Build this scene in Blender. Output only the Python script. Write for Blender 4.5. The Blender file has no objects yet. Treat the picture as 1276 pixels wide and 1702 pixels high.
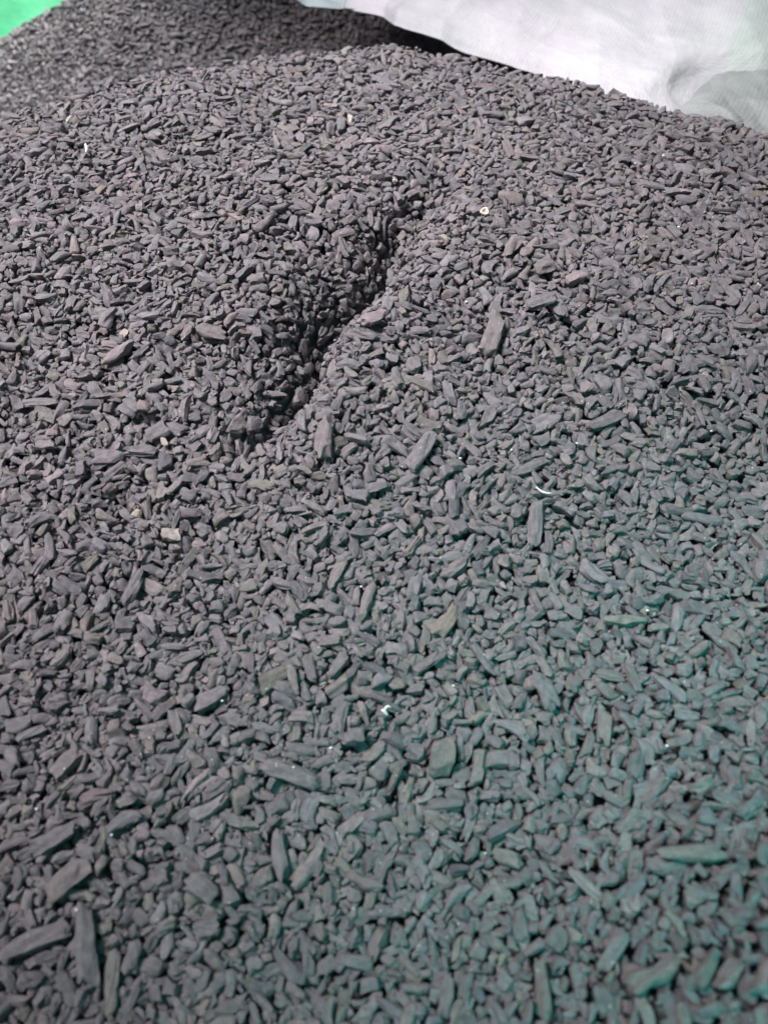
import bpy, math, random
import numpy as np
from mathutils import Vector

# ------------------------------------------------------------------ camera, world, light
sc = bpy.context.scene
W0, H0, FPX = 1276.0, 1702.0, 1277.0
CAM_H, PITCH = 0.33, math.radians(55)
cam_d = bpy.data.cameras.new('camera')
cam = bpy.data.objects.new('camera', cam_d)
sc.collection.objects.link(cam)
cam.location = (0, 0, CAM_H)
cam.rotation_euler = (math.radians(90) - PITCH, 0, 0)
cam_d.sensor_fit = 'VERTICAL'
cam_d.sensor_height = 34.6
cam_d.lens = 34.6 * FPX / H0
cam_d.clip_start = 0.01
cam_d.clip_end = 50
cam_d.dof.use_dof = True
cam_d.dof.focus_distance = 0.43
cam_d.dof.aperture_fstop = 7.0
sc.camera = cam

world = bpy.data.worlds.new('World')
sc.world = world
world.use_nodes = True
bg = world.node_tree.nodes['Background']
bg.inputs[0].default_value = (0.50, 0.84, 1.0, 1)
bg.inputs[1].default_value = 0.155

def area(name, loc, target, size, power, col, spread=180):
    l = bpy.data.lights.new(name, 'AREA')
    l.shape = 'DISK'
    l.size = size
    l.energy = power
    l.color = col
    l.spread = math.radians(spread)
    o = bpy.data.objects.new(name, l)
    sc.collection.objects.link(o)
    o.location = loc
    d = Vector(target) - Vector(loc)
    o.rotation_euler = d.to_track_quat('-Z', 'Y').to_euler()
    return o

area('key_light', (-0.64, 0.62, 1.05), (-0.11, 0.48, 0.04), 0.85, 5.0, (1.0, 0.92, 0.97), 33)
area('teal_glare_light', (0.30, -0.14, 0.38), (0.21, -0.01, 0.06), 0.40, 0.58, (0.0, 0.58, 0.52), 44)  # added teal lamp, stands in for lens glare at lower right
area('sack_light', (0.05, 0.45, 0.80), (0.34, 0.85, 0.0), 0.10, 0.34, (1.0, 0.98, 1.0), 42)  # added lamp that brightens the white sack
area('green_sack_light', (-0.35, 1.55, 0.55), (-0.52, 1.03, -0.10), 0.3, 4.5, (1.0, 1.0, 1.0), 50)  # added lamp behind the green sack to make it brighter

sc.view_settings.view_transform = 'Standard'
sc.view_settings.look = 'None'
sc.view_settings.exposure = 0.0
sc.view_settings.gamma = 1.0

# ------------------------------------------------------------------ helpers
SP, CP = math.sin(PITCH), math.cos(PITCH)

def ray(u, v):
    """direction (unit depth along the optical axis) of a photo pixel"""
    a, b = (u - W0 / 2) / FPX, (H0 / 2 - v) / FPX
    return np.array([a, CP + b * SP, -SP + b * CP])

def at_depth(u, v, d):
    r = ray(u, v)
    return np.array([r[0] * d, r[1] * d, CAM_H + r[2] * d])

def project(x, y, z):
    dz = z - CAM_H
    dep = y * CP - dz * SP
    up = y * SP + dz * CP
    dep = np.maximum(dep, 1e-3)
    return W0 / 2 + FPX * x / dep, H0 / 2 - FPX * up / dep, dep

def at_z(u, v, z):
    r = ray(u, v)
    t = (z - CAM_H) / r[2]
    return r[0] * t, r[1] * t

def smooth(a, b, x):
    t = np.clip((x - a) / (b - a), 0, 1)
    return t * t * (3 - 2 * t)

def vnoise(x, y, seed):
    """cheap smooth noise: a few rotated sine products"""
    rs = np.random.RandomState(seed)
    s = 0
    for k in range(5):
        an = rs.uniform(0, 6.28)
        f = rs.uniform(0.7, 1.6)
        p, q = rs.uniform(0, 6.28, 2)
        xx = x * math.cos(an) - y * math.sin(an)
        yy = x * math.sin(an) + y * math.cos(an)
        s = s + np.sin(xx * f + p + 0.8 * np.sin(yy * f * 0.7)) * np.sin(yy * f + q)
    return s / 2.5

# ------------------------------------------------------------------ the shape of the pile
ZC = 0.058
crest_px = [(-400, 330), (-150, 262), (0, 212), (60, 188), (250, 132), (420, 106), (520, 96), (640, 84), (760, 108),
            (860, 134), (1000, 160), (1110, 190), (1200, 214), (1276, 240), (1420, 290), (1700, 400)]
cr = np.array([at_z(u, v, ZC) for u, v in crest_px])
cr = cr[np.argsort(cr[:, 0])]

T1 = np.array(at_z(418, 735, 0.045))      # low end of the furrow
TM = np.array(at_z(548, 515, 0.055))
T2 = np.array(at_z(765, 280, 0.06))      # its upper end

def pile(x, y):
    yc = np.interp(x, cr[:, 0], cr[:, 1])
    f = np.clip(y / yc, -0.6, 1)
    z = ZC * smooth(-0.1, 1.0, f) * 1.0
    z = z + 0.014 * np.exp(-((f - 0.60) / 0.28) ** 2)
    back = np.maximum(y - yc, 0)
    z = z - 0.9 * np.maximum(back - 0.01, 0) * (back > 0) - 3.0 * np.minimum(back, 0.012) ** 2
    z = np.maximum(z, -0.10 - 2.0 * np.maximum(y - 0.85, 0) * smooth(-0.26, -0.34, x))
    # second, darker heap behind on the left
    zpk = np.clip(-0.068 + 0.50 * (x + 0.40), -0.16, -0.005)
    z2 = zpk - 0.25 * np.maximum(0.95 - y, 0) - 1.0 * np.maximum(y - 0.97 + 0.3 * (x + 0.39) - 1.2 * np.maximum(x + 0.355, 0), 0)
    z2 = np.maximum(z2 - 0.10 * smooth(-0.34, 0.12, x), -0.42)
    z2 = z2 + 0.22 * smooth(0.92, 1.18, y) * smooth(-0.33, -0.18, x)
    z = np.where(back > 0, np.logaddexp(z / 0.008, z2 / 0.008) * 0.008, z)
    # near right shoulder bulges up towards the camera
    z = z + 0.082 * np.exp(-((x - 0.17) / 0.10) ** 2 - ((y + 0.02) / 0.11) ** 2)
    # right lobe a little higher than the left lobe
    # furrow
    c = np.array([T1, TM, T2])
    best_d = np.full(np.shape(x), 9.0)
    best_t = np.zeros(np.shape(x))
    for i in range(2):
        a, b = c[i], c[i + 1]
        ab = b - a
        L = np.hypot(*ab)
        t = ((x - a[0]) * ab[0] + (y - a[1]) * ab[1]) / L ** 2
        if i == 0:
            tc = np.clip(t, -9, 1)
        else:
            tc = np.clip(t, 0, 9)
        px, py = a[0] + ab[0] * tc, a[1] + ab[1] * tc
        d = np.hypot(x - px, y - py)
        s = np.sign(ab[0] * (y - py) - ab[1] * (x - px))       # + = left of the line
        m = d < np.abs(best_d)
        best_d = np.where(m, d * s, best_d)
        best_t = np.where(m, (i + tc) / 2, best_t)
    d = best_d + 0.0045 * vnoise(x * 50, y * 50, 3) + 0.0022 * vnoise(x * 150, y * 150, 4)
    along = np.clip(smooth(-0.16, 0.34, best_t) * smooth(1.12, 0.62, best_t), 0, 1)
    left = np.exp(-(np.maximum(d, 0) / 0.019) ** 1.2)
    right = np.exp(-(np.maximum(-d, 0) / 0.013) ** 1.6)
    cut = np.where(d > 0, left, right)
    z = z - 0.045 * along * cut
    lobe = np.exp(-(np.maximum(-d, 0) / 0.06) ** 2) * (d <= 0.0) + (d > 0) * np.exp(-(d / 0.004) ** 2)
    z = z + 0.021 * along * lobe
    # small hollows
    for (u, v, dep, r) in ((205, 850, 0.007, 0.014), (40, 200, 0.020, 0.022), (240, 960, 0.004, 0.012),
                           (380, 470, -0.004, 0.03), (1230, 800, 0.008, 0.05), (110, 480, -0.005, 0.05)):
        hx, hy = at_z(u, v, 0.025)
        z = z - dep * np.exp(-((x - hx) ** 2 + (y - hy) ** 2) / r ** 2)
    z = z + 0.0035 * vnoise(x * 22, y * 22, 7) + 0.0016 * vnoise(x * 62, y * 62, 8)
    return z

# ------------------------------------------------------------------ materials
def new_mat(name):
    m = bpy.data.materials.new(name)
    m.use_nodes = True
    return m, m.node_tree.nodes, m.node_tree.links, m.node_tree.nodes['Principled BSDF']

def chip_material():
    m, N, L, P = new_mat('chip')
    at = N.new('ShaderNodeAttribute'); at.attribute_name = 'tint'
    gc = N.new('ShaderNodeAttribute'); gc.attribute_name = 'gco'
    mp = N.new('ShaderNodeMapping'); mp.inputs['Scale'].default_value = (0.22, 1.0, 1.0)
    L.new(gc.outputs['Vector'], mp.inputs['Vector'])
    grain = N.new('ShaderNodeTexNoise'); grain.inputs['Scale'].default_value = 900
    grain.inputs['Detail'].default_value = 4; grain.inputs['Roughness'].default_value = 0.6
    L.new(mp.outputs[0], grain.inputs['Vector'])
    mott = N.new('ShaderNodeTexNoise'); mott.inputs['Scale'].default_value = 300
    mott.inputs['Detail'].default_value = 5; mott.inputs['Roughness'].default_value = 0.7
    L.new(gc.outputs['Vector'], mott.inputs['Vector'])
    r1 = N.new('ShaderNodeMapRange'); r1.inputs[1].default_value = 0.3; r1.inputs[2].default_value = 0.72
    r1.inputs[3].default_value = 0.72; r1.inputs[4].default_value = 1.28
    L.new(mott.outputs['Fac'], r1.inputs[0])
    r2 = N.new('ShaderNodeMapRange'); r2.inputs[1].default_value = 0.3; r2.inputs[2].default_value = 0.7
    r2.inputs[3].default_value = 0.84; r2.inputs[4].default_value = 1.14
    L.new(grain.outputs['Fac'], r2.inputs[0])
    mu = N.new('ShaderNodeMath'); mu.operation = 'MULTIPLY'
    L.new(r1.outputs[0], mu.inputs[0]); L.new(r2.outputs[0], mu.inputs[1])
    vm = N.new('ShaderNodeVectorMath'); vm.operation = 'SCALE'
    L.new(at.outputs['Color'], vm.inputs[0]); L.new(mu.outputs[0], vm.inputs['Scale'])
    # pale mineral specks, with sparkle and tiny glints painted into the colour
    vo = N.new('ShaderNodeTexVoronoi'); vo.inputs['Scale'].default_value = 330
    L.new(gc.outputs['Vector'], vo.inputs['Vector'])
    lt = N.new('ShaderNodeMath'); lt.operation = 'LESS_THAN'; lt.inputs[1].default_value = 0.11
    L.new(vo.outputs['Distance'], lt.inputs[0])
    sel = N.new('ShaderNodeSeparateColor'); L.new(vo.outputs['Color'], sel.inputs[0])
    gt = N.new('ShaderNodeMath'); gt.operation = 'GREATER_THAN'; gt.inputs[1].default_value = 0.86
    L.new(sel.outputs[0], gt.inputs[0])
    an = N.new('ShaderNodeMath'); an.operation = 'MULTIPLY'
    L.new(lt.outputs[0], an.inputs[0]); L.new(gt.outputs[0], an.inputs[1])
    mx = N.new('ShaderNodeMix'); mx.data_type = 'RGBA'
    mx.inputs[7].default_value = (0.50, 0.48, 0.46, 1)
    L.new(an.outputs[0], mx.inputs[0]); L.new(vm.outputs[0], mx.inputs[6])
    L.new(mx.outputs[2], P.inputs['Base Color'])
    P.inputs['Roughness'].default_value = 0.78
    P.inputs['Specular IOR Level'].default_value = 0.28
    b1 = N.new('ShaderNodeBump'); b1.inputs['Strength'].default_value = 0.55; b1.inputs['Distance'].default_value = 0.0007
    L.new(grain.outputs['Fac'], b1.inputs['Height'])
    b2 = N.new('ShaderNodeBump'); b2.inputs['Strength'].default_value = 0.7; b2.inputs['Distance'].default_value = 0.0012
    L.new(mott.outputs['Fac'], b2.inputs['Height']); L.new(b1.outputs[0], b2.inputs['Normal'])
    L.new(b2.outputs[0], P.inputs['Normal'])
    return m

CHIP = chip_material()

def plain(name, col, rough=0.6, **kw):
    m, N, L, P = new_mat(name)
    n = N.new('ShaderNodeTexNoise'); n.inputs['Scale'].default_value = kw.get('scale', 400)
    n.inputs['Detail'].default_value = 4
    tc = N.new('ShaderNodeTexCoord'); L.new(tc.outputs['Object'], n.inputs['Vector'])
    r = N.new('ShaderNodeMapRange'); r.inputs[3].default_value = 0.8; r.inputs[4].default_value = 1.15
    L.new(n.outputs['Fac'], r.inputs[0])
    v = N.new('ShaderNodeVectorMath'); v.operation = 'SCALE'; v.inputs[0].default_value = col
    L.new(r.outputs[0], v.inputs['Scale']); L.new(v.outputs[0], P.inputs['Base Color'])
    P.inputs['Roughness'].default_value = rough
    b = N.new('ShaderNodeBump'); b.inputs['Strength'].default_value = 0.4; b.inputs['Distance'].default_value = kw.get('bump', 0.0005)
    L.new(n.outputs['Fac'], b.inputs['Height']); L.new(b.outputs[0], P.inputs['Normal'])
    return m

def sack_material(name, base, tint, trans, stripe=False):
    """woven polypropylene: flat tapes crossing, a little light through it"""
    m, N, L, P = new_mat(name)
    uv = N.new('ShaderNodeAttribute'); uv.attribute_name = 'cloth'      # metres along the cloth
    def wave(direction, scale):
        w = N.new('ShaderNodeTexWave'); w.wave_type = 'BANDS'; w.bands_direction = direction
        w.inputs['Scale'].default_value = scale; w.inputs['Distortion'].default_value = 0.6
        w.inputs['Detail'].default_value = 1
        L.new(uv.outputs['Vector'], w.inputs['Vector']); return w
    wx, wy = wave('X', 85), wave('Y', 85)
    add = N.new('ShaderNodeMath'); add.operation = 'ADD'
    L.new(wx.outputs['Fac'], add.inputs[0]); L.new(wy.outputs['Fac'], add.inputs[1])
    n = N.new('ShaderNodeTexNoise'); n.inputs['Scale'].default_value = 26; n.inputs['Detail'].default_value = 6
    n.inputs['Roughness'].default_value = 0.65
    L.new(uv.outputs['Vector'], n.inputs['Vector'])
    n2 = N.new('ShaderNodeTexNoise'); n2.inputs['Scale'].default_value = 8; n2.inputs['Detail'].default_value = 2
    L.new(uv.outputs['Vector'], n2.inputs['Vector'])
    ramp = N.new('ShaderNodeMapRange'); ramp.inputs[1].default_value = 0.38; ramp.inputs[2].default_value = 0.66
    L.new(n2.outputs['Fac'], ramp.inputs[0])
    mx = N.new('ShaderNodeMix'); mx.data_type = 'RGBA'
    mx.inputs[6].default_value = base; mx.inputs[7].default_value = tint
    L.new(ramp.outputs[0], mx.inputs[0])
    col = mx.outputs[2]
    if stripe:
        st_at = N.new('ShaderNodeAttribute'); st_at.attribute_name = 'stripe'
        st = N.new('ShaderNodeMapRange'); st.inputs[1].default_value = 0.49; st.inputs[2].default_value = 0.51
        st.inputs[3].default_value = 0; st.inputs[4].default_value = 0.32
        L.new(st_at.outputs['Fac'], st.inputs[0])
        m2 = N.new('ShaderNodeMix'); m2.data_type = 'RGBA'
        m2.inputs[7].default_value = (0.50, 0.68, 0.52, 1)
        L.new(st.outputs[0], m2.inputs[0]); L.new(col, m2.inputs[6]); col = m2.outputs[2]
    # rubbed patches, the lighter flecks between the tapes
    r = N.new('ShaderNodeMapRange'); r.inputs[1].default_value = 0.35; r.inputs[2].default_value = 0.7
    r.inputs[3].default_value = 0.90; r.inputs[4].default_value = 1.08
    L.new(n.outputs['Fac'], r.inputs[0])
    rw = N.new('ShaderNodeMapRange'); rw.inputs[2].default_value = 2.0; rw.inputs[3].default_value = 0.88; rw.inputs[4].default_value = 1.05
    L.new(add.outputs[0], rw.inputs[0])
    mm = N.new('ShaderNodeMath'); mm.operation = 'MULTIPLY'
    L.new(r.outputs[0], mm.inputs[0]); L.new(rw.outputs[0], mm.inputs[1])
    sc_ = N.new('ShaderNodeVectorMath'); sc_.operation = 'SCALE'
    L.new(col, sc_.inputs[0]); L.new(mm.outputs[0], sc_.inputs['Scale'])
    L.new(sc_.outputs[0], P.inputs['Base Color'])
    P.inputs['Roughness'].default_value = 0.5
    P.inputs['Specular IOR Level'].default_value = 0.35
    b0 = N.new('ShaderNodeBump'); b0.inputs['Strength'].default_value = 0.8; b0.inputs['Distance'].default_value = 0.005
    L.new(n.outputs['Fac'], b0.inputs['Height'])
    b = N.new('ShaderNodeBump'); b.inputs['Strength'].default_value = 0.35; b.inputs['Distance'].default_value = 0.0003
    L.new(add.outputs[0], b.inputs['Height']); L.new(b0.outputs[0], b.inputs['Normal'])
    L.new(b.outputs[0], P.inputs['Normal'])
    tr = N.new('ShaderNodeBsdfTranslucent'); L.new(sc_.outputs[0], tr.inputs[0])
    ms = N.new('ShaderNodeMixShader'); ms.inputs[0].default_value = trans
    L.new(P.outputs[0], ms.inputs[1]); L.new(tr.outputs[0], ms.inputs[2])
    L.new(ms.outputs[0], N['Material Output'].inputs[0])
    return m

# ------------------------------------------------------------------ bed under the loose chips
def grid_mesh(name, X, Y, Z, mat, cloth=None):
    ny, nx = X.shape
    co = np.stack([X, Y, Z], -1).reshape(-1, 3)
    i = np.arange(ny * nx).reshape(ny, nx)
    q = np.stack([i[:-1, :-1], i[:-1, 1:], i[1:, 1:], i[1:, :-1]], -1).reshape(-1, 4)
    me = bpy.data.meshes.new(name)
    me.vertices.add(len(co)); me.vertices.foreach_set('co', co.astype(np.float32).ravel())
    me.loops.add(q.size); me.loops.foreach_set('vertex_index', q.ravel().astype(np.int32))
    me.polygons.add(len(q)); me.polygons.foreach_set('loop_start', (np.arange(len(q)) * 4).astype(np.int32))
    me.polygons.foreach_set('use_smooth', np.ones(len(q), bool))
    me.update(calc_edges=True)
    me.materials.append(mat)
    if cloth is not None:
        a = me.attributes.new('cloth', 'FLOAT_VECTOR', 'POINT')
        a.data.foreach_set('vector', cloth.astype(np.float32).ravel())
    o = bpy.data.objects.new(name, me)
    sc.collection.objects.link(o)
    return o

DEPTH = 0.0068
gx, gy = np.meshgrid(np.linspace(-1.1, 1.1, 440), np.linspace(-0.6, 1.5, 420))
bed_mat = plain('bed', (0.12, 0.12, 0.125), 0.95, scale=150, bump=0.006)
_n, _l = bed_mat.node_tree.nodes, bed_mat.node_tree.links          # packed grains
_v = _n.new('ShaderNodeTexVoronoi'); _v.inputs['Scale'].default_value = 125
_t = _n.new('ShaderNodeTexCoord'); _l.new(_t.outputs['Object'], _v.inputs['Vector'])
_b = _n.new('ShaderNodeBump'); _b.invert = True; _b.inputs['Strength'].default_value = 1.0; _b.inputs['Distance'].default_value = 0.008
_l.new(_v.outputs['Distance'], _b.inputs['Height'])
_l.new(_b.outputs[0], [k for k in _n if k.type == 'BSDF_PRINCIPLED'][0].inputs['Normal'])
bed = grid_mesh('pile_bed', gx, gy, pile(gx, gy) - DEPTH - 0.004 + 0.002 * vnoise(gx * 330, gy * 330, 5),
                bed_mat)
bed['kind'] = 'structure'
bed['label'] = 'dark packed underside of the heap of chips'

# ------------------------------------------------------------------ chips: one random shape each
rng = np.random.RandomState(11)
NMAX = 190000

def cube_sphere(n):
    key, verts, faces = {}, [], []
    def vid(p):
        k = tuple(int(round(c)) for c in p)
        if k not in key:
            key[k] = len(verts); verts.append([c / (n / 2) - 1 for c in k])
        return key[k]
    for ax in range(3):
        for side in (0, n):
            for i in range(n):
                for j in range(n):
                    q = []
                    for a, b in ((i, j), (i + 1, j), (i + 1, j + 1), (i, j + 1)):
                        p = [0, 0, 0]; p[ax] = side; p[(ax + 1) % 3] = a; p[(ax + 2) % 3] = b
                        q.append(vid(p))
                    if side == 0: q.reverse()
                    faces.append(q)
    v = np.array(verts, float)
    v = np.tan(v * 0.72) / math.tan(0.72)
    s = v / np.linalg.norm(v, axis=1, keepdims=True)
    return s, v, np.array(faces)

LOD = {n: cube_sphere(n) for n in (3, 4, 6, 10)}

kind = rng.rand(NMAX)
aspect = np.where(kind < 0.42, rng.uniform(1.0, 1.6, NMAX), np.where(kind < 0.86, rng.uniform(1.6, 2.7, NMAX), rng.uniform(2.6, 3.8, NMAX)))
width = np.exp(rng.normal(0, 0.33, NMAX)) * 0.00175
width = np.where(kind >= 0.86, width * 0.88, width)
dims = np.stack([width * aspect, width * rng.uniform(0.85, 1.2, NMAX), width * rng.uniform(0.62, 1.0, NMAX)], 1)
boxy = rng.uniform(0.35, 0.95, NMAX)
NP = 9
pn = rng.normal(size=(NMAX, NP, 3)); pn[:, :4, 0] = np.sign(pn[:, :4, 0]) * 2.6; pn[:, 4:, 0] *= 0.25
pn /= np.linalg.norm(pn, axis=2, keepdims=True)
pd = rng.uniform(0.62, 1.05, (NMAX, NP))
taper = rng.uniform(-0.35, 0.35, (NMAX, 2))
bend = rng.normal(0, 0.17, (NMAX, 2))
nf = rng.normal(0, 2.3, (NMAX, 5, 3)); nph = rng.uniform(0, 6.28, (NMAX, 5)); ndir = rng.normal(0, 1, (NMAX, 5, 3))
notch = rng.uniform(0, 1, NMAX)

def shapes(idx, n):
    s, v, _ = LOD[n]
    b = boxy[idx][:, None, None]
    p = s[None] * (1 - b) + v[None] * b * 0.86
    for k in range(NP):
        d = np.einsum('nvc,nc->nv', p, pn[idx, k])
        ex = np.maximum(d - pd[idx, k][:, None], 0)
        p = p - ex[..., None] * pn[idx, k][:, None, :]
    disp = 0
    for k in range(5):
        ph = np.einsum('nvc,nc->nv', p, nf[idx, k]) * (1 + 0.35 * k) + nph[idx, k][:, None]
        disp = disp + np.sin(ph)[..., None] * ndir[idx, k][:, None, :] * (0.085 / (1 + 0.25 * k))
    p = p + disp
    x = p[..., 0].copy()
    p[..., 1] *= 1 + taper[idx, 0][:, None] * x
    p[..., 2] *= 1 + taper[idx, 1][:, None] * x
    p[..., 1] += bend[idx, 0][:, None] * (x * x - 0.4) * aspect[idx][:, None] * 0.7
    p[..., 2] += bend[idx, 1][:, None] * (x * x - 0.4) * aspect[idx][:, None] * 0.4
    return p * dims[idx][:, None, :]

# ------------------------------------------------------------------ special pieces read off the photograph
# (u, v, length px, width px, screen angle deg (0 = right, 90 = up), tint key)
SPECIAL = [
    (890, 868, 92, 26, 88, 'grey'), (818, 560, 92, 34, 72, 'brown'), (542, 728, 84, 34, 75, 'brown'),
    (698, 752, 74, 28, 52, 'grey'), (198, 592, 66, 20, 28, 'pink'), (620, 532, 60, 26, 25, 'pink'),
    (352, 552, 58, 24, -12, 'brown'), (180, 535, 52, 26, 60, 'grey'), (498, 655, 44, 30, 72, 'brown'),
    (222, 683, 38, 30, -25, 'grey'), (262, 718, 40, 30, 25, 'grey'), (235, 748, 58, 20, 3, 'grey'),
    (78, 742, 46, 18, -3, 'brown'), (395, 715, 46, 28, 45, 'brown'), (925, 512, 56, 26, -50, 'grey'),
    (895, 515, 56, 24, 15, 'grey'), (850, 410, 60, 22, 55, 'brown'), (905, 445, 40, 30, 20, 'brown'),
    (222, 975, 74, 26, 70, 'grey'), (60, 668, 62, 18, 0, 'grey'), (1005, 1205, 62, 26, 85, 'olive'),
    (735, 1262, 66, 46, 80, 'olive'), (480, 1285, 110, 34, -18, 'grey'), (905, 1150, 76, 30, -60, 'grey'),
    (145, 1570, 130, 38, 92, 'grey'), (185, 1640, 108, 26, 85, 'olive'), (62, 1562, 120, 34, 22, 'grey'),
    (115, 1460, 84, 40, 38, 'brown'), (333, 1475, 70, 34, -32, 'grey'), (465, 1420, 84, 26, -85, 'grey'),
    (90, 1395, 96, 30, 28, 'grey'), (345, 1545, 48, 34, 10, 'grey'), (220, 1590, 50, 26, 75, 'grey'),
    (900, 1640, 96, 26, -80, 'olive'), (1085, 1620, 100, 34, 20, 'olive'), (1140, 1420, 110, 36, -8, 'olive'),
    (845, 1425, 56, 24, -25, 'olive'), (795, 1270, 70, 28, 78, 'olive'), (1020, 1580, 90, 30, 55, 'grey'),
    (285, 887, 34, 22, 0, 'pale'), (640, 880, 40, 14, 30, 'pink'), (560, 955, 60, 20, 60, 'brown'),
    (610, 1000, 90, 20, 75, 'brown'), (350, 1160, 60, 30, 20, 'grey'), (590, 1230, 34, 46, 80, 'grey'),
    (955, 465, 40, 22, 20, 'pink'), (425, 720, 30, 30, 10, 'grey'), (245, 690, 24, 22, 0, 'pink'),
]
TINTS = {'grey': (0.160, 0.152, 0.156), 'brown': (0.175, 0.158, 0.154), 'pink': (0.205, 0.176, 0.176),
         'olive': (0.163, 0.156, 0.145), 'pale': (0.32, 0.29, 0.26), 'dark': (0.135, 0.130, 0.136), 'tan': (0.205, 0.180, 0.155)}
tkeys = ['grey', 'brown', 'pink', 'olive', 'pale', 'dark', 'tan']
tsel = rng.choice(7, NMAX, p=[0.50, 0.225, 0.040, 0.060, 0.001, 0.172, 0.002])
tint = np.array([TINTS[k] for k in tkeys])[tsel] * np.exp(rng.normal(0, 0.09, NMAX))[:, None] * (1 + rng.normal(0, 0.012, (NMAX, 3)))

NS = len(SPECIAL)
spec_pos = []
for i, (u, v, lp, wp, ang, tk) in enumerate(SPECIAL):
    z = 0.0
    for _ in range(6):
        x, y = at_z(u, v, z); z = float(pile(np.array(x), np.array(y)))
    _, _, dep = project(x, y, z)
    dims[i] = (lp / FPX * dep / 2 * 1.02, wp / FPX * dep / 2 * 1.0, wp / FPX * dep / 2 * 0.62)
    aspect[i] = lp / wp; boxy[i] = 0.6; bend[i] *= 0.4; taper[i] *= 0.5
    pd[i] = np.maximum(pd[i], 0.72)
    tint[i] = np.array(TINTS[tk]) * 1.03; tsel[i] = tkeys.index(tk)
    # world heading whose image has this angle
    e = 0.002
    xa, ya = at_z(u, v, z); xb, yb = at_z(u + 10 * math.cos(math.radians(ang)), v - 10 * math.sin(math.radians(ang)), z)
    spec_pos.append((x, y, math.atan2(yb - ya, xb - xa)))

# ------------------------------------------------------------------ drop the chips one by one onto a height raster
CELL = 0.0014
X0, X1, Y0, Y1 = -0.74, 0.74, -0.17, 1.20
nx, ny = int((X1 - X0) / CELL), int((Y1 - Y0) / CELL)
cxg, cyg = np.meshgrid(X0 + (np.arange(nx) + .5) * CELL, Y0 + (np.arange(ny) + .5) * CELL, indexing='ij')
T = pile(cxg, cyg)
pu, pv, pdp = project(cxg, cyg, T)
allow = (pu > -430) & (pu < W0 + 430) & (pv > -60) & (pv < H0 + 260) & (pdp > 0.12)
allow &= cyg < 1.12
Hh = T - DEPTH + 0.002 * rng.rand(nx, ny)
own = np.full((nx, ny), -1, np.int32)
gX, gY = np.gradient(T, CELL)
nrm = np.stack([-gX, -gY, np.ones_like(T)], -1); nrm /= np.linalg.norm(nrm, axis=2, keepdims=True)
prot = np.zeros((nx, ny), bool)
core = allow & (pu > -90) & (pu < W0 + 90) & (pv < H0 + 90)
cells = np.argwhere(allow)
# apparent size of the grain: finer in the upper left, coarser in front
fine = 1.0 - 0.24 * np.exp(-((pu - 100) / 420) ** 2 - ((pv - 420) / 320) ** 2) - 0.08 * smooth(1000, 1500, pv)
base4 = None
rot = np.zeros((NMAX, 3, 3)); pos = np.zeros((NMAX, 3)); scl = np.ones(NMAX); placed = np.zeros(NMAX, bool)
CH = 2000
cache = {}
def local(i):
    c = i // CH
    if c not in cache:
        cache.clear() if len(cache) > 2 else None
        cache[c] = shapes(np.arange(c * CH, min((c + 1) * CH, NMAX)), 3)
    return cache[c][i - c * CH]

def frame(n, phi, tilt_a, tilt_b):
    t = np.array([math.cos(phi), math.sin(phi), 0]); t = t - n * t.dot(n); t /= np.linalg.norm(t)
    b = np.cross(n, t)
    n2 = n + tilt_a * t + tilt_b * b; n2 /= np.linalg.norm(n2)
    t2 = t - n2 * t.dot(n2); t2 /= np.linalg.norm(t2)
    return np.stack([t2, np.cross(n2, t2), n2], 1)

r2 = random.Random(5)
def try_place(i, x, y, phis, tilt, limit, sink, s=1.0, spec=False):
    ci, cj = int((x - X0) / CELL), int((y - Y0) / CELL)
    n = nrm[ci, cj]
    best = None
    lv = local(i) * s
    for phi in phis:
        R = frame(n, phi, r2.gauss(0, tilt), r2.gauss(0, tilt))
        w = lv @ R.T
        ix = ((w[:, 0] + x - X0) / CELL).astype(int); iy = ((w[:, 1] + y - Y0) / CELL).astype(int)
        if ix.min() < 0 or iy.min() < 0 or ix.max() >= nx or iy.max() >= ny: continue
        h = Hh[ix, iy]
        low = w[:, 2] < 0.15 * w[:, 2].min()
        z = np.max((h - w[:, 2])[low])
        if spec: z = max(z, T[ci, cj] - 0.0010)
        if best is None or z < best[0]: best = (z, R, w, ix, iy)
    if best is None: return False
    z, R, w, ix, iy = best
    z -= sink
    top = z + w[:, 2].max()
    if top > T[ci, cj] + limit: return False
    if not spec and prot[ix, iy].mean() > 0.10: return False
    zz = z + w[:, 2]
    o = np.argsort(zz)
    ix, iy, zz = ix[o], iy[o], zz[o]
    m = zz > Hh[ix, iy]
    Hh[ix[m], iy[m]] = zz[m]; own[ix[m], iy[m]] = i
    if spec: prot[ix, iy] = True
    rot[i] = R; pos[i] = (x, y, z); scl[i] = s; placed[i] = True
    return True

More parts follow.
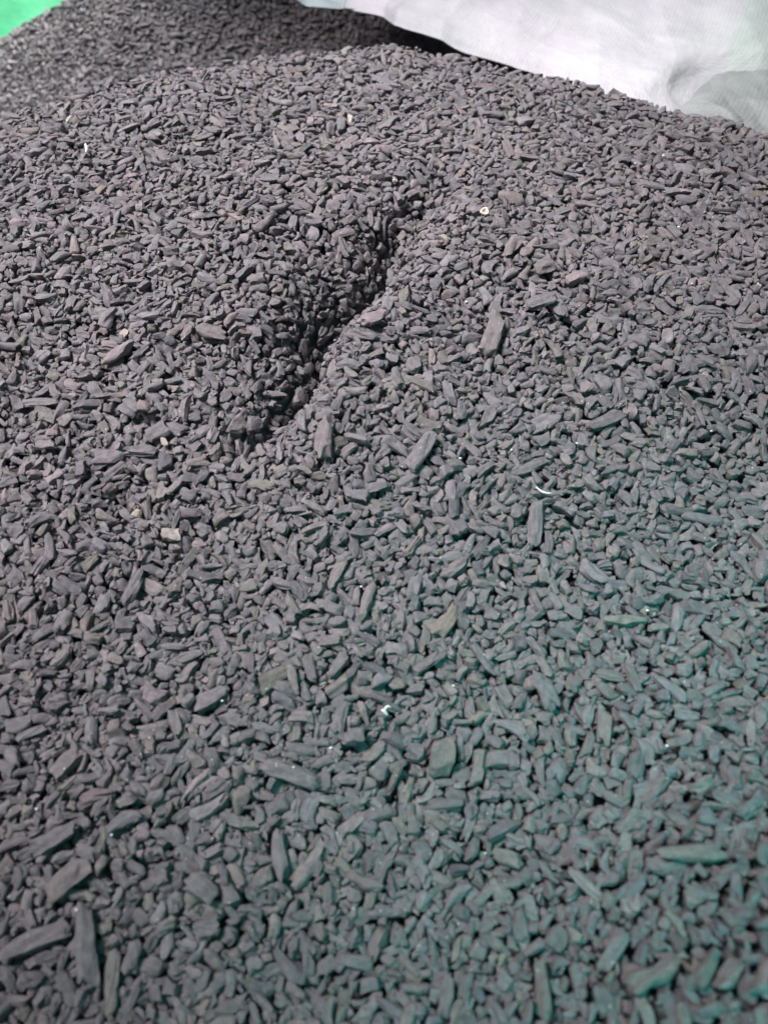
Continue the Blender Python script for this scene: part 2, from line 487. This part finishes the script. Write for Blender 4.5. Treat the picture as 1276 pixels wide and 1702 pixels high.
NBX = np.array([-1, -1, -1, 0, 0, 0, 1, 1, 1]); NBY = np.array([-1, 0, 1] * 3)
i = NS
def fill(target_def, limit, tilt, max_fail, kcand=10, mul=1.0):
    global i
    fails, cnt = 0, 0
    while i < NMAX and fails < max_fail:
        c = cells[np.array([r2.randrange(len(cells)) for _ in range(kcand)])]
        a0, b0 = np.minimum(np.maximum(c[:, 0], 1), nx - 2), np.minimum(np.maximum(c[:, 1], 1), ny - 2)
        dfc = T[c[:, 0], c[:, 1]] - Hh[(a0[:, None] + NBX), (b0[:, None] + NBY)].max(axis=1)
        k = int(np.argmax(dfc))
        if dfc[k] < target_def: fails += 1; continue
        ci, cj = c[k]
        s = fine[ci, cj] * mul
        if mul == 1.0 and fails > max_fail * 0.4: s *= 0.75
        ok = try_place(i, cxg[ci, cj], cyg[ci, cj], [r2.uniform(0, math.pi) for _ in range(2)], tilt, limit, 0.0022 * mul, s)
        if ok: i += 1; cnt += 1; fails = max(0, fails - 3)
        else: fails += 1
        if not ok and r2.random() < 0.3: i += 1
    return cnt

c1 = fill(0.0036, 0.0012, 0.30, 400)
for k, (x, y, phi) in enumerate(spec_pos):
    try_place(k, x, y, [phi], 0.05, 0.03, 0.0, 1.0, True)
cells = np.argwhere(core)
c2 = fill(0.0010, 0.0021, 0.26, 1500, 14)
c3 = fill(0.0007, 0.0010, 0.40, 2500, 30, 0.5)
print('chips placed', c1, c2, c3, 'used', i)

ids = np.flatnonzero(placed)
cnt = np.bincount(own[own >= 0], minlength=NMAX)
steep = np.hypot(gX, gY) > 0.9
keep = ids[(cnt[ids] > 0) | steep[((pos[ids, 0] - X0) / CELL).astype(int), ((pos[ids, 1] - Y0) / CELL).astype(int)]]
cu, cv, cdep = project(pos[keep, 0], pos[keep, 1], pos[keep, 2])
vis = cnt[keep]
area_px = vis * (CELL * FPX / cdep) ** 2
inside = (cu > 8) & (cu < W0 - 8) & (cv > 8) & (cv < H0 - 8)
area_px = np.where(inside, area_px, 0)
is_spec = keep < NS
score = area_px + is_spec * 1e9 * inside
order = np.argsort(-score)
top300 = set(keep[order[:300]].tolist())
print('kept', len(keep))

goff = rng.uniform(-5, 5, (NMAX, 3))
def world_verts(idx, n):
    p = shapes(idx, n) * scl[idx][:, None, None]
    return np.einsum('nvc,nrc->nvr', p, rot[idx]), p + goff[idx][:, None, :]

def build_chips(name, groups, origin=None):
    cos, gcs, tis, qs, off = [], [], [], [], 0
    for idx, n in groups:
        if len(idx) == 0: continue
        w, g = world_verts(idx, n)
        if origin is None: w = w + pos[idx][:, None, :]
        nv = w.shape[1]; F = LOD[n][2]
        cos.append(w.reshape(-1, 3)); gcs.append(g.reshape(-1, 3))
        tis.append(np.repeat(tint[idx], nv, axis=0))
        qs.append((F[None] + (np.arange(len(idx)) * nv)[:, None, None]).reshape(-1, 4) + off)
        off += len(idx) * nv
    co = np.concatenate(cos); g = np.concatenate(gcs); t = np.concatenate(tis); q = np.concatenate(qs)
    me = bpy.data.meshes.new(name)
    me.vertices.add(len(co)); me.vertices.foreach_set('co', co.astype(np.float32).ravel())
    me.loops.add(q.size); me.loops.foreach_set('vertex_index', q.ravel().astype(np.int32))
    me.polygons.add(len(q)); me.polygons.foreach_set('loop_start', (np.arange(len(q)) * 4).astype(np.int32))
    me.polygons.foreach_set('use_smooth', np.ones(len(q), bool))
    me.update(calc_edges=True)
    a = me.attributes.new('gco', 'FLOAT_VECTOR', 'POINT'); a.data.foreach_set('vector', g.astype(np.float32).ravel())
    a = me.attributes.new('tint', 'FLOAT_COLOR', 'POINT')
    a.data.foreach_set('color', np.concatenate([np.clip(t, 0, 1), np.ones((len(t), 1))], 1).astype(np.float32).ravel())
    me.set_sharp_from_angle(angle=math.radians(48))
    me.materials.append(CHIP)
    o = bpy.data.objects.new(name, me)
    sc.collection.objects.link(o)
    return o

rest = np.array([k for k in keep if k not in top300])
_, _, rd = project(pos[rest, 0], pos[rest, 1], pos[rest, 2])
heap = build_chips('chip_heap', [(rest[rd < 0.42], 6), (rest[rd >= 0.42], 4)])
heap['kind'] = 'stuff'
heap['label'] = 'heap of countless small matte grey brown chips filling the picture'
heap['category'] = 'chip heap'

# ------------------------------------------------------------------ labels that single each near chip out
COLW = {'grey': 'grey', 'brown': 'brownish', 'pink': 'pinkish', 'olive': 'olive', 'pale': 'cream', 'dark': 'dark', 'tan': 'tan'}
def col_word(u):
    k = min(5, max(0, int(u / W0 * 6)))
    return ['at left edge', 'left', 'left of centre', 'right of centre', 'right', 'at right edge'][k]
def row_word(v):
    rows = [(250, 'near the heap top'), (420, 'beside the furrow top'), (560, 'beside the furrow middle'),
            (720, 'beside the furrow foot'), (860, 'just below the furrow'), (1000, 'around mid height'),
            (1130, 'above fragment height'), (1230, 'at fragment height'), (1330, 'below fragment height'),
            (1430, 'in the lower quarter'), (1520, 'down in the lower quarter'), (1610, 'close to the bottom'), (9999, 'at the very bottom')]
    for lim, w in rows:
        if v < lim: return w
info = []
for k in sorted(top300, key=lambda k: float(pos[k, 1])):
    u, v, dp = project(*pos[k]); ax = rot[k][:, 0]
    u2, v2, _ = project(*(pos[k] + ax * 0.003))
    an = math.degrees(math.atan2(-(v2 - v), (u2 - u))) % 180
    ar = dims[k, 0] / dims[k, 1]
    shape_w = 'stubby' if ar < 1.45 else ('oblong' if ar < 2.4 else 'long thin')
    ori = '' if ar < 1.45 else (' level' if an < 22 or an > 158 else ' sloping up right' if an < 68 else ' upright' if an < 112 else ' sloping down right')
    lab = '%s %s chip%s %s %s' % (shape_w, COLW[tkeys[tsel[k]]], ori, col_word(u), row_word(v))
    info.append([k, float(u), float(v), lab.replace('  ', ' ')])
from collections import defaultdict
dd = defaultdict(list)
for e in info: dd[e[3]].append(e)
ORD = {2: ['left hand', 'right hand'], 3: ['leftmost', 'middle', 'rightmost'], 4: ['leftmost', 'second from left', 'second from right', 'rightmost']}
for lab, es in dd.items():
    if len(es) > 1:
        es.sort(key=lambda e: e[1])
        for j, e in enumerate(es):
            w = ORD[len(es)][j] if len(es) in ORD else (['leftmost'] + ['%s from left' % s for s in ('second', 'third', 'fourth', 'fifth', 'sixth', 'seventh', 'eighth')][:len(es) - 2] + ['rightmost'])[j]
            e[3] = w + ' ' + lab
for k, u, v, lab in info:
    o = build_chips('dark_chip', [(np.array([k]), 10)], origin=True)
    o.location = Vector(pos[k])
    o['label'] = lab; o['category'] = 'chip'; o['group'] = 'chips on the near surface of the heap'

def surface(u, v, lift=0.0):
    z = 0.02
    for _ in range(8):
        x, y = at_z(u, v, z)
        ci, cj = int((x - X0) / CELL), int((y - Y0) / CELL)
        ci = min(max(ci, 2), nx - 3); cj = min(max(cj, 2), ny - 3)
        z = float(Hh[ci - 1:ci + 2, cj - 1:cj + 2].max())
    return np.array([x, y, z + lift])

def catmull(P, t):
    P = np.asarray(P, float); n = len(P) - 1
    t = np.clip(np.asarray(t), 0, 1) * n
    k = np.minimum(t.astype(int), n - 1); f = (t - k)[:, None]
    p0, p1, p2, p3 = P[np.maximum(k - 1, 0)], P[k], P[k + 1], P[np.minimum(k + 2, n)]
    return 0.5 * (2 * p1 + (p2 - p0) * f + (2 * p0 - 5 * p1 + 4 * p2 - p3) * f ** 2 + (3 * p1 - p0 - 3 * p2 + p3) * f ** 3)

def loft(name, rows, mat, nu=160, nv=110, wrinkle=0.003, seed=1, thick=0.0006, fr=1.0):
    """cloth through rows of 3-D points; rows go from the hem upward"""
    R = np.array([catmull(r, np.linspace(0, 1, nu)) for r in rows])          # rows, nu, 3
    G = np.stack([catmull(R[:, j], np.linspace(0, 1, nv)) for j in range(nu)], 1)   # nv, nu, 3
    du = np.gradient(G, axis=1); dv = np.gradient(G, axis=0)
    n = np.cross(du, dv); n /= np.linalg.norm(n, axis=2, keepdims=True) + 1e-9
    cu_ = np.cumsum(np.linalg.norm(du, axis=2), axis=1); cv_ = np.cumsum(np.linalg.norm(dv, axis=2), axis=0)
    rs = np.random.RandomState(seed)
    w = np.zeros(cu_.shape)
    for k in range(16):                                # sharp creases: |.| ridges in random directions
        a = rs.uniform(0, math.pi); f = rs.uniform(10, 34) * fr; ph = rs.uniform(0, 6.28)
        q = (cu_ * math.cos(a) + cv_ * math.sin(a)) * f + ph + 0.9 * vnoise(cu_ * 9, cv_ * 9, seed + k)
        amp = smooth(-0.4, 0.6, vnoise(cu_ * 7 * fr, cv_ * 7 * fr, seed + 50 + k))
        w += (1 - np.abs(np.sin(q)) ** 0.9) * amp * rs.uniform(0.3, 1) * rs.choice([-1, 1])
    G = G + n * (w * wrinkle)[..., None]
    cloth = np.stack([cu_, cv_, cu_ * 0], -1).reshape(-1, 3)
    o = grid_mesh(name, G[..., 0], G[..., 1], G[..., 2], mat, cloth)
    uf, vf = np.meshgrid(np.linspace(0, 1, nu), np.linspace(0, 1, nv))
    a = o.data.attributes.new('stripe', 'FLOAT', 'POINT')
    a.data.foreach_set('value', (((uf > 0.86 - 0.12 * vf) & (vf > 0.27)) * 1.0).astype(np.float32).ravel())
    s = o.modifiers.new('thickness', 'SOLIDIFY'); s.thickness = thick; s.offset = 0
    return o

white_mat = sack_material('white_woven', (0.68, 0.66, 0.685, 1), (0.62, 0.645, 0.635, 1), 0.18, True)
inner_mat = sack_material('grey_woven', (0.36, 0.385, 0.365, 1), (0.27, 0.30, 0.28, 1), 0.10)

def pts(L): return [at_depth(u, v, d) for u, v, d in L]
sack = loft('white_sack', [
    pts([(470, -60, .76), (560, 4, .735), (640, 32, .715), (760, 84, .70), (860, 112, .685), (940, 145, .67), (1040, 178, .645), (1112, 196, .64), (1190, 250, .67), (1330, 330, .67)]),
    pts([(500, -75, .79), (590, -12, .765), (660, 12, .74), (770, 58, .725), (870, 88, .71), (960, 118, .69), (1060, 140, .665), (1150, 150, .69), (1240, 200, .70), (1390, 260, .70)]),
    pts([(560, -150, .80), (640, -80, .78), (720, -40, .76), (830, 5, .745), (930, 30, .735), (1020, 50, .72), (1110, 60, .71), (1200, 60, .70), (1300, 80, .70), (1460, 120, .71)]),
    pts([(650, -300, .86), (720, -240, .84), (800, -200, .83), (900, -150, .82), (1000, -130, .80), (1080, -110, .79), (1180, -100, .78), (1280, -90, .77), (1380, -80, .77), (1540, -50, .78)]),
    pts([(700, -500, .95), (780, -450, .93), (860, -400, .92), (960, -370, .91), (1060, -350, .89), (1140, -330, .88), (1240, -320, .87), (1340, -300, .86), (1440, -290, .86), (1600, -260, .86)]),
], white_mat, 360, 240, 0.0027, 4, 0.0007, 1.5)
sack['label'] = 'white woven plastic sack wall folded over the back of the dark heap'
sack['category'] = 'sack'
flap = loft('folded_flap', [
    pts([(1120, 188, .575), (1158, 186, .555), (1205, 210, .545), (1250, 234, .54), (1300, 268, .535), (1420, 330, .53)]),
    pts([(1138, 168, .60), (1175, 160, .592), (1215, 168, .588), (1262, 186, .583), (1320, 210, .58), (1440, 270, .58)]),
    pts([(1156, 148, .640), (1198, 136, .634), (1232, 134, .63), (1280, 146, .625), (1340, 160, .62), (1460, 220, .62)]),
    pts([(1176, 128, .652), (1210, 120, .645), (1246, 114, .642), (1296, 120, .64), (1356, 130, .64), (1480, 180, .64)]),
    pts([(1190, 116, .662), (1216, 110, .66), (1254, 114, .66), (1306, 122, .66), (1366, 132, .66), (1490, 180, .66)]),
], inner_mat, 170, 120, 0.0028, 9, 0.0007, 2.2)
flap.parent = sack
flap['label'] = 'greyer crumpled turned back corner'

film = loft('clear_film_scrap', [
    pts([(486, -12, .715), (505, 2, .715), (528, 8, .713), (552, 12, .712), (572, 10, .712)]),
    pts([(492, -22, .72), (510, -6, .72), (532, 0, .718), (556, 4, .716), (574, 3, .716)]),
    pts([(500, -40, .73), (518, -20, .728), (538, -12, .726), (560, -8, .725), (580, -10, .724)]),
], sack_material('film', (0.50, 0.60, 0.60, 1), (0.62, 0.68, 0.68, 1), 0.45), 60, 30, 0.002, 31, 0.0004, 4)
film['label'] = 'crumpled pale plastic film end poking out left of the white sack'
film['category'] = 'plastic film'

gm = sack_material('green_woven', (0.16, 0.74, 0.40, 1), (0.20, 0.80, 0.46, 1), 0.6)
green = loft('green_sack', [
    pts([(-330, 260, 1.06), (-150, 170, 1.08), (0, 130, 1.10), (120, 110, 1.10), (200, 80, 1.11), (300, 40, 1.12)]),
    pts([(-330, 60, 1.08), (-150, 10, 1.1), (0, -10, 1.12), (120, -20, 1.13), (200, -40, 1.14), (290, -70, 1.14)]),
    pts([(-330, -150, 1.1), (-150, -160, 1.12), (0, -170, 1.14), (120, -180, 1.15), (200, -180, 1.17), (260, -190, 1.18)]),
], gm, 90, 60, 0.003, 17, 0.001)
green['label'] = 'bright green sack side showing behind the far left of the heap'
green['category'] = 'green sack'

# ------------------------------------------------------------------ small pale scraps lying on the chips
white = plain('bone_white', (0.82, 0.80, 0.76), 0.5)
cream = plain('cream', (0.62, 0.56, 0.44), 0.6)

def tube(name, P, radii, mat, seg=8, flat=1.0):
    P = np.asarray(P, float); n = len(P)
    vs, fs = [], []
    for k in range(n):
        t = P[min(k + 1, n - 1)] - P[max(k - 1, 0)]; t /= np.linalg.norm(t)
        a = np.cross(t, (0, 0, 1.0)); a /= np.linalg.norm(a) + 1e-9; b = np.cross(a, t)
        for j in range(seg):
            an = 2 * math.pi * j / seg
            vs.append(tuple(P[k] + radii[k] * (a * math.cos(an) + b * math.sin(an) * flat)))
    for k in range(n - 1):
        for j in range(seg):
            fs.append((k * seg + j, k * seg + (j + 1) % seg, (k + 1) * seg + (j + 1) % seg, (k + 1) * seg + j))
    fs.append(tuple(range(seg))[::-1]); fs.append(tuple(range((n - 1) * seg, n * seg)))
    return vs, fs

def link_mesh(name, parts, mat, label, cat, group=None):
    vs, fs = [], []
    for v, f in parts:
        o_ = len(vs); vs += v; fs += [tuple(a + o_ for a in q) for q in f]
    c = np.mean(np.array(vs), axis=0)
    me = bpy.data.meshes.new(name); me.from_pydata([tuple(np.array(v) - c) for v in vs], [], fs); me.update()
    me.polygons.foreach_set('use_smooth', np.ones(len(fs), bool)); me.materials.append(mat)
    o = bpy.data.objects.new(name, me); o.location = c; sc.collection.objects.link(o)
    o['label'] = label; o['category'] = cat
    if group: o['group'] = group
    return o

def strand(pxs, rad, lift=0.001):
    c = surface(*pxs[len(pxs) // 2]); dep = project(*c)[2]
    P = [at_depth(u, v, dep - lift - 0.0009) for u, v in pxs]
    n = 13
    P = catmull(P, np.linspace(0, 1, n))
    r = [rad * (0.35 + 0.65 * math.sin(math.pi * (k + 0.7) / (n + 0.4))) for k in range(n)]
    return tube('s', P, r, None)

link_mesh('white_fibre', [strand([(890, 809), (897, 815), (905, 819), (916, 820)], 0.00055)], white,
          'thin curved white fibre just above the long upright grey chip', 'fibre')
link_mesh('white_fragment', [strand([(633, 1180), (638, 1182), (644, 1189)], 0.0007), strand([(637, 1183), (640, 1178), (644, 1174), (649, 1176)], 0.0006)], white,
          'small forked white fragment lying alone in the lower middle', 'fragment')
link_mesh('white_sliver', [strand([(142, 239), (144, 244), (145, 250), (143, 254)], 0.0010)], white,
          'bright white sliver on the upper left of the heap', 'sliver')

# round cream disc with a raised rim and a dimple
def disc(u, v, r_px):
    c = surface(u, v, 0.0012); dep = project(*c)[2]; R = r_px / FPX * dep
    n = np.array([0.05, -0.45, 0.9]); n /= np.linalg.norm(n)
    t = np.cross(n, (0, 1, 0)); t /= np.linalg.norm(t); b = np.cross(n, t)
    prof = [(0.0, -0.35), (0.3, -0.2), (0.5, 0.45), (0.8, 0.72), (1.0, 0.3), (0.95, -0.1), (0.5, -0.3)]
    vs, fs = [], []
    for pr, ph in prof:
        for j in range(18):
            a = 2 * math.pi * j / 18; rr = max(pr, 0.02) * R * (1 + 0.10 * math.sin(3 * a + 1) + 0.05 * math.sin(5 * a))
            vs.append(tuple(c + (t * math.cos(a) + b * math.sin(a)) * rr + n * ph * R * 0.6))
    for k in range(len(prof) - 1):
        for j in range(18):
            fs.append((k * 18 + j, k * 18 + (j + 1) % 18, (k + 1) * 18 + (j + 1) % 18, (k + 1) * 18 + j))
    fs.append(tuple(range(18))[::-1]); fs.append(tuple(range(len(prof) * 18 - 18, len(prof) * 18)))
    return vs, fs
link_mesh('pale_disc', [disc(805, 353, 7.5)], cream, 'round cream seed-like disc on the upper part of the right lobe', 'disc')

SPECKS = [(765, 762, 3.2, 'below the end of the furrow on the right lobe'), (850, 748, 3.2, 'above and left of the white fibre'),
          (958, 737, 3.5, 'above and right of the white fibre'), (1181, 717, 3.2, 'near the right edge above mid height'),
          (1127, 378, 3.2, 'on the far right of the heap below the sack'), (753, 1140, 3.5, 'above and right of the forked fragment'),
          (1075, 1015, 3.5, 'on the right between fibre and forked fragment'), (370, 1165, 3.4, 'left of the forked fragment'),
          (550, 1243, 3.2, 'below and left of the forked fragment'), (488, 1275, 3.2, 'on the long chip in the lower left middle'),
          (600, 975, 3.0, 'above the forked fragment at mid height'), (186, 1388, 3.6, 'at the lower left beside an upright brown chip'),
          (108, 1278, 3.0, 'on the left below the pale flecks'), (128, 1512, 3.6, 'at the top of the upright chip low on the left'),
          (806, 1418, 3.0, 'in the lower middle right'), (1108, 1240, 3.2, 'on the right below mid height'),
          (775, 502, 3.0, 'right of the furrow beside the pale grain'), (1150, 470, 2.8, 'on the far right flank above mid height'),
          (62, 1345, 3.4, 'close to the left edge low down'), (655, 306, 2.6, 'above the upper end of the furrow'),
          (1055, 272, 2.8, 'high on the right below the sack hem'), (1102, 258, 3.0, 'high on the right beside the sack tip')]
def speck(u, v, r_px, seed):
    c = surface(u, v, 0.0002); dep = project(*c)[2]; R = r_px / FPX * dep * 0.6
    s, vv, F = LOD[4]; rs = np.random.RandomState(seed)
    p = s * 0.6 + vv * 0.3
    p = p + 0.2 * np.sin(p @ rs.normal(0, 2, (3, 3)) + rs.uniform(0, 6, 3))
    p = p * R * np.array([rs.uniform(0.9, 1.4), rs.uniform(0.7, 1.1), 0.7]) + c
    return [tuple(a) for a in p], [tuple(int(x) for x in f) for f in F]
for k, (u, v, r, where) in enumerate(SPECKS):
    link_mesh('white_speck', [speck(u, v, r, k)], white, 'tiny white speck ' + where, 'speck', 'tiny white specks scattered over the chips')
print('objects', len(sc.objects))
